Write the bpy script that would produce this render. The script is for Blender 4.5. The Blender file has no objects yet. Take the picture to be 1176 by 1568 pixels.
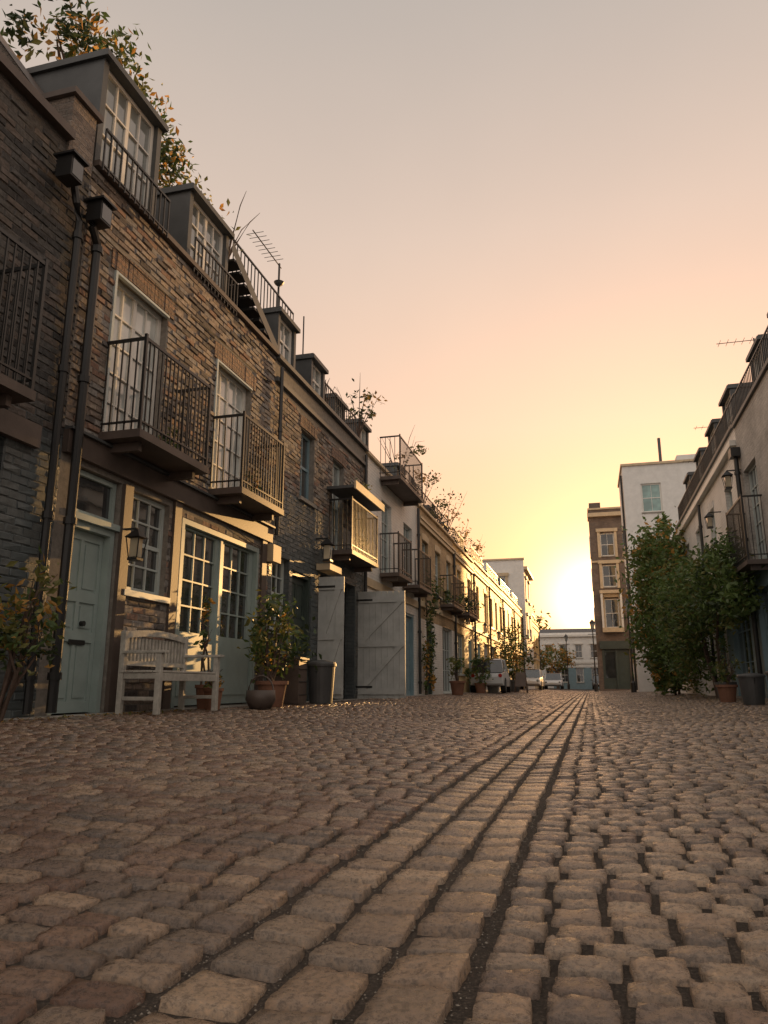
import bpy, math, random
import numpy as np
from mathutils import Vector, Matrix
random.seed(7); rng=np.random.default_rng(7)
R=random.random
def U(a,b): return a+(b-a)*random.random()
scene=bpy.context.scene
SUN_AZ=math.radians(10.0); SUN_EL=math.radians(7.0)   # azimuth from +Y towards +X
XL,XR=-5.0,3.5
XD=-0.43
def gz(x):
    d=abs(x-XD)
    if d<0.24: return -0.010*(1-(d/0.24)**2)
    return 0.15*min(1.0,(d-0.24)/3.9)**1.15
# ------------------------------------------------------------------ materials
def newmat(name):
    m=bpy.data.materials.new(name); m.use_nodes=True
    nt=m.node_tree; b=nt.nodes['Principled BSDF']
    return m,nt,b
def N(nt,t,**k):
    n=nt.nodes.new(t)
    for a,v in k.items(): setattr(n,a,v)
    return n
def col(c): return (c[0],c[1],c[2],1)
def noise(nt,vec,scale,detail=4,rough=.6):
    n=N(nt,'ShaderNodeTexNoise'); n.inputs['Scale'].default_value=scale
    n.inputs['Detail'].default_value=detail; n.inputs['Roughness'].default_value=rough
    nt.links.new(vec,n.inputs['Vector']); return n
def ramp(nt,fac,stops):
    r=N(nt,'ShaderNodeValToRGB'); e=r.color_ramp.elements
    while len(e)<len(stops): e.new(.5)
    for i,(p,c) in enumerate(stops): e[i].position=p; e[i].color=col(c)
    nt.links.new(fac,r.inputs[0]); return r
def mix(nt,fac,a,b,bt='MIX'):
    m=N(nt,'ShaderNodeMix',data_type='RGBA',blend_type=bt)
    for i,s in ((0,fac),(6,a),(7,b)):
        if isinstance(s,(int,float)): m.inputs[i].default_value=s
        elif isinstance(s,tuple): m.inputs[i].default_value=col(s)
        else: nt.links.new(s,m.inputs[i])
    return m.outputs[2]
def bump(nt,b,h,strength=.5,dist=.01,prev=None):
    n=N(nt,'ShaderNodeBump'); n.inputs['Strength'].default_value=strength
    n.inputs['Distance'].default_value=dist; nt.links.new(h,n.inputs['Height'])
    if prev is not None: nt.links.new(prev,n.inputs['Normal'])
    nt.links.new(n.outputs[0],b.inputs['Normal']); return n.outputs[0]
def paint(name,c,rough=.5,var=.25,bs=.15,metal=0,sc=3):
    m,nt,b=newmat(name); g=N(nt,'ShaderNodeNewGeometry').outputs['Position']
    n=noise(nt,g,sc,6,.65); n2=noise(nt,g,45,3)
    r=ramp(nt,n.outputs[0],[(.3,tuple(x*(1-var) for x in c)),(.65,c)])
    nt.links.new(r.outputs[0],b.inputs['Base Color'])
    b.inputs['Roughness'].default_value=rough; b.inputs['Metallic'].default_value=metal
    bump(nt,b,n2.outputs[0],bs,.004); return m
def brick(name,c1,c2,mortar,rough=.85,bstr=.9,dist=.012,painted=False,dirt=.45):
    m,nt,b=newmat(name); g=N(nt,'ShaderNodeNewGeometry').outputs['Position']
    s=N(nt,'ShaderNodeSeparateXYZ'); nt.links.new(g,s.inputs[0])
    ad=N(nt,'ShaderNodeMath',operation='ADD'); nt.links.new(s.outputs[0],ad.inputs[0]); nt.links.new(s.outputs[1],ad.inputs[1])
    cb=N(nt,'ShaderNodeCombineXYZ'); nt.links.new(ad.outputs[0],cb.inputs[0]); nt.links.new(s.outputs[2],cb.inputs[1])
    wn=noise(nt,g,9,3); sc=N(nt,'ShaderNodeVectorMath',operation='SCALE'); sc.inputs['Scale'].default_value=.012
    sb=N(nt,'ShaderNodeVectorMath',operation='ADD'); nt.links.new(wn.outputs['Color'],sc.inputs[0]); nt.links.new(cb.outputs[0],sb.inputs[0]); nt.links.new(sc.outputs[0],sb.inputs[1])
    bt=N(nt,'ShaderNodeTexBrick'); nt.links.new(sb.outputs[0],bt.inputs['Vector'])
    bt.inputs['Scale'].default_value=1; bt.inputs['Brick Width'].default_value=.225; bt.inputs['Row Height'].default_value=.078
    bt.inputs['Mortar Size'].default_value=.009; bt.inputs['Mortar Smooth'].default_value=.4; bt.inputs['Bias'].default_value=-.1
    bt.inputs['Color1'].default_value=col(c1); bt.inputs['Color2'].default_value=col(c2); bt.inputs['Mortar'].default_value=col(mortar)
    n=noise(nt,g,1.1,6,.65); n2=noise(nt,g,28,5,.7); n3=noise(nt,g,7,3)
    dk=ramp(nt,n.outputs[0],[(.3,(1-dirt,)*3),(.62,(1,1,1))])
    c=mix(nt,1.0,bt.outputs['Color'],dk.outputs[0],'MULTIPLY')
    k2=ramp(nt,n2.outputs[0],[(.3,(.6,.6,.6)),(.6,(1.1,1.1,1.1))])
    c=mix(nt,.7 if not painted else .25,c,k2.outputs[0],'MULTIPLY')
    nt.links.new(c,b.inputs['Base Color']); b.inputs['Roughness'].default_value=rough
    inv=N(nt,'ShaderNodeMath',operation='MULTIPLY_ADD'); nt.links.new(bt.outputs['Fac'],inv.inputs[0]); inv.inputs[1].default_value=-1.0
    mm=N(nt,'ShaderNodeMath',operation='MULTIPLY'); nt.links.new(n2.outputs[0],mm.inputs[0]); mm.inputs[1].default_value=1.1 if not painted else .4
    m3=N(nt,'ShaderNodeMath',operation='ADD'); nt.links.new(mm.outputs[0],m3.inputs[0]); nt.links.new(n3.outputs[0],m3.inputs[1])
    nt.links.new(m3.outputs[0],inv.inputs[2]); bump(nt,b,inv.outputs[0],bstr,dist); return m
def glassm(name,c,rough=.03):
    m,nt,b=newmat(name); g=N(nt,'ShaderNodeNewGeometry').outputs['Position']
    n=noise(nt,g,1.7,2); r=ramp(nt,n.outputs[0],[(.35,tuple(x*.55 for x in c)),(.65,c)])
    nt.links.new(r.outputs[0],b.inputs['Base Color']); b.inputs['Roughness'].default_value=rough
    b.inputs['IOR'].default_value=1.6; b.inputs['Coat Weight'].default_value=.7; b.inputs['Coat Roughness'].default_value=.02
    n2=noise(nt,g,2.2,1); bump(nt,b,n2.outputs[0],.12,.03); return m
def leafm(name,c1,c2,tr=.35):
    m,nt,b=newmat(name); g=N(nt,'ShaderNodeNewGeometry').outputs['Position']
    n=noise(nt,g,6,2); r=ramp(nt,n.outputs[0],[(.3,c1),(.7,c2)])
    nt.links.new(r.outputs[0],b.inputs['Base Color']); b.inputs['Roughness'].default_value=.5
    t=N(nt,'ShaderNodeBsdfTranslucent'); nt.links.new(r.outputs[0],t.inputs[0])
    mx=N(nt,'ShaderNodeMixShader'); mx.inputs[0].default_value=tr
    nt.links.new(b.outputs[0],mx.inputs[1]); nt.links.new(t.outputs[0],mx.inputs[2])
    nt.links.new(mx.outputs[0],nt.nodes['Material Output'].inputs[0]); return m
BR_NEAR=brick('brick_brown_rough',(.40,.32,.26),(.25,.20,.17),(.36,.31,.27),bstr=1,dist=.022)
MORT=paint('mortar_lime',(.27,.245,.215),.95,.4,.8,sc=14)
def bface(n,c): return paint(n,c,.88,.55,1.0,sc=22)
BF=[bface('brick_face_tan',(.42,.34,.27)),bface('brick_face_brown',(.30,.235,.19)),bface('brick_face_grey',(.33,.30,.275)),bface('brick_face_sooty',(.14,.12,.11)),bface('brick_face_red',(.33,.205,.15))]
BFD=[bface('dark_brick_face',(.105,.10,.095)),bface('dark_brick_face_brown',(.145,.12,.105)),bface('dark_brick_face_black',(.06,.058,.057))]
BFP=[paint('slate_paint_brick',(.10,.12,.125),.5,.3,.5,sc=10),paint('slate_paint_brick_worn',(.13,.145,.145),.55,.4,.6,sc=12)]
BR_DARK=brick('brick_dark',(.13,.115,.105),(.08,.075,.072),(.12,.11,.105),bstr=1,dist=.015)
BR_DPAINT=brick('brick_painted_slate',(.11,.125,.13),(.09,.105,.11),(.075,.09,.095),rough=.5,painted=True,bstr=.8)
BR_TAN=brick('brick_tan',(.56,.39,.20),(.42,.28,.15),(.42,.33,.22),rough=.7,bstr=.7)
BR_PALE=brick('brick_pale_grey',(.66,.62,.57),(.58,.54,.49),(.58,.55,.51))
BR_YEL=brick('brick_yellow_stock',(.82,.53,.19),(.70,.44,.15),(.62,.45,.24),dirt=.25,rough=.62,bstr=.6)
BR_WHITE=brick('brick_white_painted',(.82,.80,.76),(.77,.75,.71),(.68,.66,.62),rough=.55,painted=True,dirt=.2,bstr=.7)
BR_FAR=brick('brick_london_grey',(.25,.185,.145),(.175,.135,.11),(.21,.175,.15))
BR_LINTEL=brick('brick_lintel',(.37,.23,.16),(.24,.16,.12),(.24,.2,.18),bstr=1,dist=.02)
RENDER=paint('render_white',(.76,.75,.72),.75,.15,.3)
RENDER_GR=paint('render_cream',(.78,.57,.30),.62,.2,.2)
STUCCO=paint('stucco_trim',(.62,.49,.32),.6,.25,.3)
SAGE=paint('paint_sage',(.36,.44,.42),.35,.2,.1)
FRAME=paint('paint_window_offwhite',(.54,.60,.58),.4,.15,.1)
FRAMEW=paint('paint_white_gloss',(.74,.72,.67),.45,.12,.1)
BROWNT=paint('timber_band_brown',(.12,.09,.075),.55,.4,.3)
IRON=paint('iron_black',(.022,.022,.022),.4,.3,.1)
LEAD=paint('lead_sheet',(.085,.09,.092),.5,.35,.2)
SLATE=paint('roof_slate',(.08,.078,.08),.5,.4,.4,sc=8)
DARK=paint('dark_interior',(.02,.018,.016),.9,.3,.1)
DOORD=paint('door_dark_green',(.05,.07,.06),.4,.3,.1)
BLUE=paint('paint_blue_grey',(.22,.33,.38),.45,.2,.1)
TEAL=paint('paint_teal',(.18,.36,.35),.45,.2,.1)
GATE=paint('gate_greywhite',(.50,.51,.49),.6,.3,.3)
WOODL=paint('bench_weathered_wood',(.52,.49,.43),.6,.4,.5,sc=11)
TERRA=paint('terracotta',(.27,.13,.08),.8,.35,.3)
POTD=paint('planter_dark',(.08,.08,.08),.5,.3,.2)
BARK=paint('bark',(.12,.08,.06),.9,.5,.8,sc=12)
SILL=paint('stone_sill',(.36,.33,.29),.7,.4,.4)
CARP=paint('car_paint_silver',(.6,.61,.61),.25,.05,.0)
RUBBER=paint('tyre_rubber',(.02,.02,.02),.8,.2,.2)
REDL=paint('tail_light_red',(.45,.02,.015),.2,.1,.0)
GL=glassm('window_glass',(.05,.055,.058))
GLC=glassm('window_glass_net_curtain',(.66,.70,.68),.08)
GLM=glassm('window_glass_pale',(.26,.29,.29))
GLW=glassm('lantern_glass',(.65,.55,.38),.1)
LG=leafm('leaf_green',(.055,.10,.028),(.13,.19,.055))
LGB=leafm('leaf_fresh_green',(.07,.125,.03),(.16,.23,.06),.4)
LG2=leafm('leaf_olive',(.12,.125,.03),(.22,.21,.06))
LO=leafm('leaf_orange',(.40,.19,.04),(.55,.32,.08),.45)
LD=leafm('leaf_dark',(.028,.05,.02),(.06,.09,.03),.25)
# ------------------------------------------------------------------ mesh accumulation
class M:
    def __init__(s,mats): s.v=[];s.f=[];s.m=[];s.mats=list(mats)
    def mi(s,mat):
        if mat not in s.mats: s.mats.append(mat)
        return s.mats.index(mat)
    def poly(s,pts,mat):
        b=len(s.v); s.v+= [tuple(p) for p in pts]; s.f.append(tuple(range(b,b+len(pts)))); s.m.append(s.mi(mat))
    def box(s,T,y0,y1,d0,d1,z0,z1,mat):
        b=len(s.v)
        for z in (z0,z1):
            for (y,d) in ((y0,d0),(y1,d0),(y1,d1),(y0,d1)): s.v.append(tuple(T(y,d,z)))
        k=s.mi(mat)
        for q in ((0,3,2,1),(4,5,6,7),(0,1,5,4),(1,2,6,5),(2,3,7,6),(3,0,4,7)):
            s.f.append(tuple(b+i for i in q)); s.m.append(k)
    def bx(s,x0,x1,y0,y1,z0,z1,mat): s.box(lambda y,d,z:(d,y,z),y0,y1,x0,x1,z0,z1,mat)
    def tube(s,pts,rad,mat,n=7,cap=True):
        k=s.mi(mat); P=[Vector(p) for p in pts]; rings=[]
        for i,p in enumerate(P):
            t=(P[min(i+1,len(P)-1)]-P[max(i-1,0)]).normalized()
            u=t.cross(Vector((0,0,1)) if abs(t.z)<.9 else Vector((1,0,0))).normalized(); w=t.cross(u)
            r=rad[i] if hasattr(rad,'__len__') else rad
            b=len(s.v); rings.append(b)
            for j in range(n):
                a=2*math.pi*j/n; s.v.append(tuple(p+u*math.cos(a)*r+w*math.sin(a)*r))
        for i in range(len(P)-1):
            for j in range(n):
                s.f.append((rings[i]+j,rings[i]+(j+1)%n,rings[i+1]+(j+1)%n,rings[i+1]+j)); s.m.append(k)
        if cap:
            s.f.append(tuple(rings[0]+j for j in range(n))); s.m.append(k)
            s.f.append(tuple(rings[-1]+j for j in range(n))); s.m.append(k)
    def lathe(s,c,prof,mat,n=16):
        k=s.mi(mat); rings=[]
        for (r,z) in prof:
            rings.append(len(s.v))
            for j in range(n):
                a=2*math.pi*j/n; s.v.append((c[0]+r*math.cos(a),c[1]+r*math.sin(a),c[2]+z))
        for i in range(len(prof)-1):
            for j in range(n):
                s.f.append((rings[i]+j,rings[i]+(j+1)%n,rings[i+1]+(j+1)%n,rings[i+1]+j)); s.m.append(k)
    def leaves(s,c,r,n,size,mats,w,clumps=None,flat=.0):
        ks=[s.mi(m) for m in mats]
        nc=clumps or max(4,n//28); cl=[]
        for _ in range(nc):
            while True:
                p=Vector((U(-1,1),U(-1,1),U(-1,1)))
                if .25<p.length<1: break
            cl.append((p,U(.12,.30),random.choices(ks,w)[0]))
        for _ in range(n):
            p,sp,mm=random.choice(cl)
            q=p+Vector((random.gauss(0,sp),random.gauss(0,sp),random.gauss(0,sp)))
            P=Vector((c[0]+q.x*r[0],c[1]+q.y*r[1],c[2]+q.z*r[2]))
            t=Vector((U(-1,1),U(-1,1),U(-1,.6))).normalized(); u=t.cross(Vector((U(-1,1),U(-1,1),U(-1,1)))).normalized()
            L=size*U(.6,1.3); nn=t.cross(u)*L*.15
            b=len(s.v)
            s.v+= [tuple(P-t*L),tuple(P+u*L*.45+nn),tuple(P+t*L),tuple(P-u*L*.45+nn)]
            s.f.append((b,b+1,b+2,b+3)); s.m.append(mm if R()<.75 else random.choices(ks,w)[0])
    def build(s,name,parent=None,bevel=0,smooth=False):
        me=bpy.data.meshes.new(name); me.from_pydata(s.v,[],s.f)
        for m in s.mats: me.materials.append(m)
        me.polygons.foreach_set('material_index',s.m)
        if smooth: me.polygons.foreach_set('use_smooth',[True]*len(s.f))
        me.update()
        o=bpy.data.objects.new(name,me); scene.collection.objects.link(o)
        if parent: o.parent=parent
        if bevel:
            bm=o.modifiers.new('b','BEVEL'); bm.width=bevel; bm.segments=2; bm.limit_method='ANGLE'
        return o
def empty(name,loc=(0,0,0)):
    e=bpy.data.objects.new(name,None); e.empty_display_size=.5; scene.collection.objects.link(e); return e
class House:
    def __init__(s,name,T): s.e=empty(name); s.T=T; s.p={}
    def P(s,n):
        if n not in s.p: s.p[n]=M([])
        return s.p[n]
    def box(s,n,*a): s.P(n).box(s.T,*a)
    def wall(s,y0,y1,z0,z1,ops,matf,n='walls',d=0,dep=.22):
        ys=sorted({y0,y1,*[o[0] for o in ops],*[o[1] for o in ops]}); zs=sorted({z0,z1,*[o[2] for o in ops],*[o[3] for o in ops]})
        m=s.P(n)
        for i in range(len(ys)-1):
            for j in range(len(zs)-1):
                cy=(ys[i]+ys[i+1])/2; cz=(zs[j]+zs[j+1])/2
                if cy<y0 or cy>y1 or cz<z0 or cz>z1: continue
                if any(o[0]<cy<o[1] and o[2]<cz<o[3] for o in ops): continue
                mt=matf(cy,cz) if callable(matf) else matf
                m.poly([s.T(ys[i],d,zs[j]),s.T(ys[i+1],d,zs[j]),s.T(ys[i+1],d,zs[j+1]),s.T(ys[i],d,zs[j+1])],mt)
        for o in ops:
            mt=matf((o[0]+o[1])/2,(o[2]+o[3])/2) if callable(matf) else matf
            a,b,c,e=o[:4]
            for q in (((a,c),(a,e)),((b,c),(b,e)),((a,c),(b,c)),((a,e),(b,e))):
                m.poly([s.T(q[0][0],d,q[0][1]),s.T(q[1][0],d,q[1][1]),s.T(q[1][0],d-dep,q[1][1]),s.T(q[0][0],d-dep,q[0][1])],mt)
    def bricks(s,y0,y1,z0,z1,ops,mats,proud=(.002,.016),wts=None):
        m=s.P('brickwork'); z=z0; r=0; H=.078
        while z+H<=z1+.001:
            y=y0-(.1125 if r%2 else 0); 
            while y<y1:
                a=max(y,y0)+.005; b=min(y+.225,y1)-.005; y+=.225
                segs=[(a,b)]
                for o in ops:
                    if z+H-.004>o[2] and z+.004<o[3]:
                        ns=[]
                        for (p,q) in segs:
                            if q<=o[0] or p>=o[1]: ns.append((p,q)); continue
                            if p<o[0]-.02: ns.append((p,o[0]-.004))
                            if q>o[1]+.02: ns.append((o[1]+.004,q))
                        segs=ns
                for (p,q) in segs:
                    if q-p<.03: continue
                    k=m.mi(random.choices(mats,wts)[0] if wts else random.choice(mats)); bI=len(m.v); c=U(.005,.011)
                    o4=[(p,z+.005),(q,z+.005),(q,z+H-.005),(p,z+H-.005)]; i4=[(p+c,z+.005+c),(q-c,z+.005+c),(q-c,z+H-.005-c),(p+c,z+H-.005-c)]
                    for (yy,zz) in o4: m.v.append(s.T(yy,.0005,zz))
                    for (yy,zz) in o4: m.v.append(s.T(yy+U(-.003,.003),proud[0]*.5,zz+U(-.003,.003)))
                    e=U(*proud)
                    for (yy,zz) in i4: m.v.append(s.T(yy+U(-.006,.006),max(.002,e+U(-.007,.007)),zz+U(-.004,.004)))
                    for f in ((0,1,5,4),(1,2,6,5),(2,3,7,6),(3,0,4,7),(4,5,9,8),(5,6,10,9),(6,7,11,10),(7,4,8,11),(8,9,10,11)):
                        m.f.append(tuple(bI+i for i in f)); m.m.append(k)
            z+=H; r+=1
    def shell(s,y0,y1,z1,mat,depth=8,z0=0):
        m=s.P('body')
        for y in (y0,y1): m.poly([s.T(y,0,z0),s.T(y,-depth,z0),s.T(y,-depth,z1),s.T(y,0,z1)],mat)
        m.poly([s.T(y0,-depth,z0),s.T(y1,-depth,z0),s.T(y1,-depth,z1),s.T(y0,-depth,z1)],mat)
        m.poly([s.T(y0,-.25,z1-.35),s.T(y1,-.25,z1-.35),s.T(y1,-depth,z1-.35),s.T(y0,-depth,z1-.35)],LEAD)
        s.box('body',y0+.001,y1-.001,-.25,-.002,z1-.6,z1-.002,mat)
    def window(s,y0,y1,z0,z1,cols,rows,rec=.1,fm=None,gl=None,sash=True,sill=True,fw=.055,n='windows'):
        fm=fm or FRAMEW; gl=gl or GL; b=s.box
        d=-rec
        b(n,y0,y0+fw,d-.06,d,z0,z1,fm); b(n,y1-fw,y1,d-.06,d,z0,z1,fm)
        b(n,y0+fw,y1-fw,d-.06,d-.001,z0,z0+fw,fm); b(n,y0+fw,y1-fw,d-.06,d-.001,z1-fw,z1,fm)
        a,e,c,f=y0+fw,y1-fw,z0+fw,z1-fw
        for i in range(1,cols):
            y=a+(e-a)*i/cols; w=.011 if not (cols==4 and i==2) else .03
            b(n,y-w,y+w,d-.045,d-.012,c,f,fm)
        for j in range(1,rows):
            z=c+(f-c)*j/rows; w=.011
            if sash and rows%2==0 and j==rows//2: w=.024
            b(n,a,e,d-.043,d-.010,z-w,z+w,fm)
        for i in range(cols):
            for j in range(rows):
                ya,yb=a+(e-a)*i/cols,a+(e-a)*(i+1)/cols; za,zb=c+(f-c)*j/rows,c+(f-c)*(j+1)/rows
                q=[d-.035+U(-.0025,.0025) for _ in range(3)]; q.append(q[0]+q[2]-q[1])
                s.P(n).poly([s.T(ya,q[0],za),s.T(yb,q[1],za),s.T(yb,q[2],zb),s.T(ya,q[3],zb)],gl)
        if sill: b('sills',y0-.06,y1+.06,-rec+.002,.06,z0-.07,z0-.002,SILL if fm is not FRAME else FRAME)
    def lintel(s,y0,y1,z,h=.24,mat=None):
        n=int((y1-y0)/.075)
        for i in range(n):
            a=y0+(y1-y0)*i/n+.004; b=y0+(y1-y0)*(i+1)/n-.004
            t=((a+b)/2-y0)/(y1-y0)*2-1; rise=.05*(1-t*t)
            s.box('lintels',a,b,-.03,.018+R()*.008,z+rise*.4+.003,z+h+rise,mat or BR_LINTEL)
    def balcony(s,y0,y1,z0,z1,p=.5,sp=.095,slab=.09,n='balcony',mat=None):
        mat=mat or IRON; b=s.box
        b(n,y0-.03,y1+.03,.02,p+.03,z0-slab,z0,BROWNT if slab>.05 else IRON)
        for y in (y0+.15,y1-.15): b(n,y-.03,y+.03,.02,p*.85,z0-slab-.10,z0-slab-.002,BROWNT)
        for z,t in ((z1-.02,.018),(z0+.10,.01)):
            b(n,y0,y1,p-.012,p+.012,z-t,z+t,mat)
            for y in (y0,y1): b(n,y-.012,y+.012,.003,p-.013,z-t,z+t,mat)
        k=int((y1-y0)/sp)
        for i in range(k+1):
            y=y0+(y1-y0)*i/k; w=.007 if i not in(0,k) else .016
            b(n,y-w,y+w,p-w,p+w,z0,z1 if w<.01 else z1+.03,mat)
        k=max(2,int(p/sp))
        for yy in (y0,y1):
            for i in range(k):
                d=.03+(p-.04)*i/k; b(n,yy-.007,yy+.007,d-.007,d+.007,z0,z1,mat)
    def rail(s,y0,y1,d,z0,z1,sp=.13,n='railing',w=.008):
        b=s.box; b(n,y0,y1,d-.014,d+.014,z1-.028,z1,IRON); b(n,y0,y1,d-.01,d+.01,z0+.06,z0+.08,IRON)
        k=max(2,int((y1-y0)/sp))
        for i in range(k+1):
            y=y0+(y1-y0)*i/k; b(n,y-w,y+w,d-w+.0,d+w,z0,z1-.03,IRON)
    def dormer(s,y0,y1,z0,z1,d=-.12,back=1.8,cols=4,rows=3,fm=None,gl=None,bars=True):
        fm=fm or FRAMEW; n='dormers'
        s.box(n,y0,y0+.09,d-back,d,z0,z1,LEAD); s.box(n,y1-.09,y1,d-back,d,z0,z1,LEAD)
        s.box(n,y0+.09,y1-.09,d-back,d-.25,z0,z1,LEAD)
        s.box(n,y0-.04,y1+.04,d-back,d+.07,z1+.001,z1+.08,LEAD)
        s.box(n,y0-.02,y1+.02,d-back,d+.04,z1+.082,z1+.11,SLATE)
        s.box(n,y0+.0905,y1-.0905,d-.2,d-.03,z0,z0+.12,fm)
        T0=s.T; s.T=lambda y,dd,z,T0=T0:T0(y,dd+d,z)
        s.window(y0+.091,y1-.091,z0+.121,z1-.001,cols,rows,rec=.06,fm=fm,gl=gl or GLM,sill=False,n='dormers')
        s.T=T0
        if bars: s.rail(y0-.05,y1+.05,d+.16,z0-.12,z0+.42,.1)
    def pipe(s,y,z0,z1,d=.08,r=.045,mat=None):
        s.P('downpipe').tube([s.T(y,d,z) for z in (z0,z1)],r,mat or IRON,8)
        z=z0+.3
        while z<z1: s.P('downpipe').tube([s.T(y,d,z),s.T(y,d,z+.07)],r*1.35,mat or IRON,8); z+=1.5
    def lamp(s,y,z,d=.22,sc=1.0,lit=False):
        n='wall_lantern'; m=s.P(n); b=s.box
        b(n,y-.02,y+.02,.003,d,z+.18*sc,z+.20*sc,IRON)
        for a,c in((-1,-1),(-1,1),(1,-1),(1,1)):
            m.tube([s.T(y+a*.055*sc,d+c*.055*sc,z-.16*sc),s.T(y+a*.085*sc,d+c*.085*sc,z+.08*sc)],.007,IRON,5)
        b(n,y-.05*sc,y+.05*sc,d-.05*sc,d+.05*sc,z-.15*sc,z+.07*sc,GLW)
        b(n,y-.065*sc,y+.065*sc,d-.065*sc,d+.065*sc,z-.19*sc,z-.161*sc,IRON)
        k=m.mi(IRON); bb=len(m.v)
        for a,c in((-1,-1),(1,-1),(1,1),(-1,1)): m.v.append(s.T(y+a*.1*sc,d+c*.1*sc,z+.08*sc))
        m.v.append(s.T(y,d,z+.2*sc))
        for i in range(4): m.f.append((bb+i,bb+(i+1)%4,bb+4)); m.m.append(k)
    def mansard(s,y0,y1,z0,z1,d0=-.3,d1=-1.3,mat=None):
        m=s.P('roof'); mt=mat or SLATE
        A=[s.T(y0,d0,z0),s.T(y1,d0,z0),s.T(y1,d1,z1),s.T(y0,d1,z1)]; m.poly(A,mt)
        B=[s.T(y1,-7,z1),s.T(y0,-7,z1)]; m.poly([A[3],A[2],B[0],B[1]],LEAD)
        for y in (y0,y1): m.poly([s.T(y,d0,z0),s.T(y,d1,z1),s.T(y,-7,z1),s.T(y,-7,z0)],BR_DARK)
    def finish(s):
        for n,m in s.p.items():
            m.build(n,s.e,smooth=False)
TL=lambda y,d,z:(XL+d,y,z)
TR=lambda y,d,z:(XR-d,y,z)
def TF(Y0): return lambda x,d,z:(x,Y0-d,z)
PZ=6.1
def coping(h,y0,y1,z,mat=LEAD,t=.08,out=.06):
    h.box('coping',y0,y1,-.32,out,z+.001,z+t,mat)
def panel_door(h,y0,y1,z0,z1,mat,rec=.12,n='door',panels=((0.08,.46,.06,.38),(.54,.92,.06,.38),(.08,.46,.44,.60),(.54,.92,.44,.60),(.08,.46,.66,.95),(.54,.92,.66,.95))):
    fw=.07
    h.box(n,y0,y0+fw,-rec-.08,-.03,z0,z1,mat); h.box(n,y1-fw,y1,-rec-.08,-.03,z0,z1,mat); h.box(n,y0+fw,y1-fw,-rec-.08,-.031,z1-fw,z1,mat)
    a,b,c,d=y0+fw+.004,y1-fw-.004,z0+.01,z1-fw-.004; D=-rec
    h.box(n,a,b,D-.05,D-.012,c,d,mat)
    W=b-a;Hh=d-c
    us=sorted({0,1,*[p[0] for p in panels],*[p[1] for p in panels]}); vs=sorted({0,1,*[p[2] for p in panels],*[p[3] for p in panels]})
    for i in range(len(us)-1):
        for j in range(len(vs)-1):
            cu=(us[i]+us[i+1])/2; cv=(vs[j]+vs[j+1])/2
            if any(p[0]<cu<p[1] and p[2]<cv<p[3] for p in panels): continue
            h.box(n,a+W*us[i],a+W*us[i+1],D-.0121,D+.006,c+Hh*vs[j],c+Hh*vs[j+1],mat)
    for p in panels: h.box(n,a+W*p[0]+.035,a+W*p[1]-.035,D-.0122,D-.001,c+Hh*p[2]+.035,c+Hh*p[3]-.035,mat)
    return a,b,c,d,D
# ================================================================== LEFT ROW
h=House('dark_brick_house',TL)
ops=[(-1.2,.9,.1,2.5),(2.6,5.25,.12,2.62),(3.6,4.75,3.05,5.1),(.6,1.8,3.05,5.1)]
h.wall(-3,6.0,0,PZ,ops,lambda y,z: BR_DPAINT if z<2.9 else BR_DARK,dep=.25); h.shell(-3,6.0,PZ,BR_DARK)
h.bricks(3.0,6.0,2.9,6.0,ops,BFD,(.003,.014),[3,2,2]); h.bricks(5.26,6.0,.16,2.85,ops,BFP,(.003,.010))
coping(h,-3,5.6,PZ-.05,BROWNT,.1,.1)
h.window(3.6,4.75,3.05,5.1,4,4,fm=FRAME,gl=GLM); h.window(.6,1.8,3.05,5.1,4,4,fm=FRAME)
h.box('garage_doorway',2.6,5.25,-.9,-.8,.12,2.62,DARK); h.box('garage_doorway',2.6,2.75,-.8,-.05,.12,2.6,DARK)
h.box('garage_doorway',-1.2,.9,-.3,-.2,.1,2.5,DOORD)
h.box('lintel_beam',2.3,5.6,.02,.09,2.64,2.86,BROWNT)
h.balcony(2.6,4.95,2.92,4.15,.5,.09)
h.P('roof').poly([TL(-3,-.3,6.0),TL(5.6,-.3,6.0),TL(5.6,-2.2,9.0),TL(-3,-2.2,9.0)],SLATE)
h.P('roof').poly([TL(5.6,-.3,6.0),TL(5.6,-2.2,9.0),TL(5.6,-7,9),TL(5.6,-7,6)],BR_DARK)
m=h.P('party_wall')
for (d0,d1,z0,z1) in((-.30,.03,5.9,6.62),):
    h.box('party_wall',5.6,5.98,d0-.15,d1,z0,z1,BR_NEAR); h.box('party_wall',5.55,6.03,d0-.2,d1+.05,z1,z1+.07,BROWNT)
pl=[(-.45,6.2),(-.45,6.75),(-2.3,9.3),(-2.3,6.2)]
for y in(5.62,5.96): m.poly([TL(y,a,b) for a,b in pl],BR_NEAR)
m.poly([TL(5.58,-.45,6.77),TL(6.0,-.45,6.77),TL(6.0,-2.3,9.32),TL(5.58,-2.3,9.32)],BROWNT)
h.pipe(5.80,.2,5.2,.09,.04); h.P('downpipe').tube([TL(5.80,.09,5.2),TL(5.7,.12,5.35),TL(5.6,.1,5.7)],.04,IRON,8)
for y,z in((5.45,5.55),(5.95,5.38)):
    n='floodlight'
    h.P(n).tube([TL(y,.01,z),TL(y,.12,z)],.02,IRON,8)
    h.box(n,y-.09,y+.09,.12,.30,z-.13,z+.10,IRON); h.box(n,y-.12,y+.12,.09,.34,z+.101,z+.125,IRON); h.box(n,y-.075,y+.075,.301,.306,z-.11,z+.08,GL)
    for q in range(4): h.box(n,y-.085,y+.085,.105,.119,z-.10+.05*q,z-.08+.05*q,IRON)
h.finish()
h=House('brick_mews_house',TL)
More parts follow.
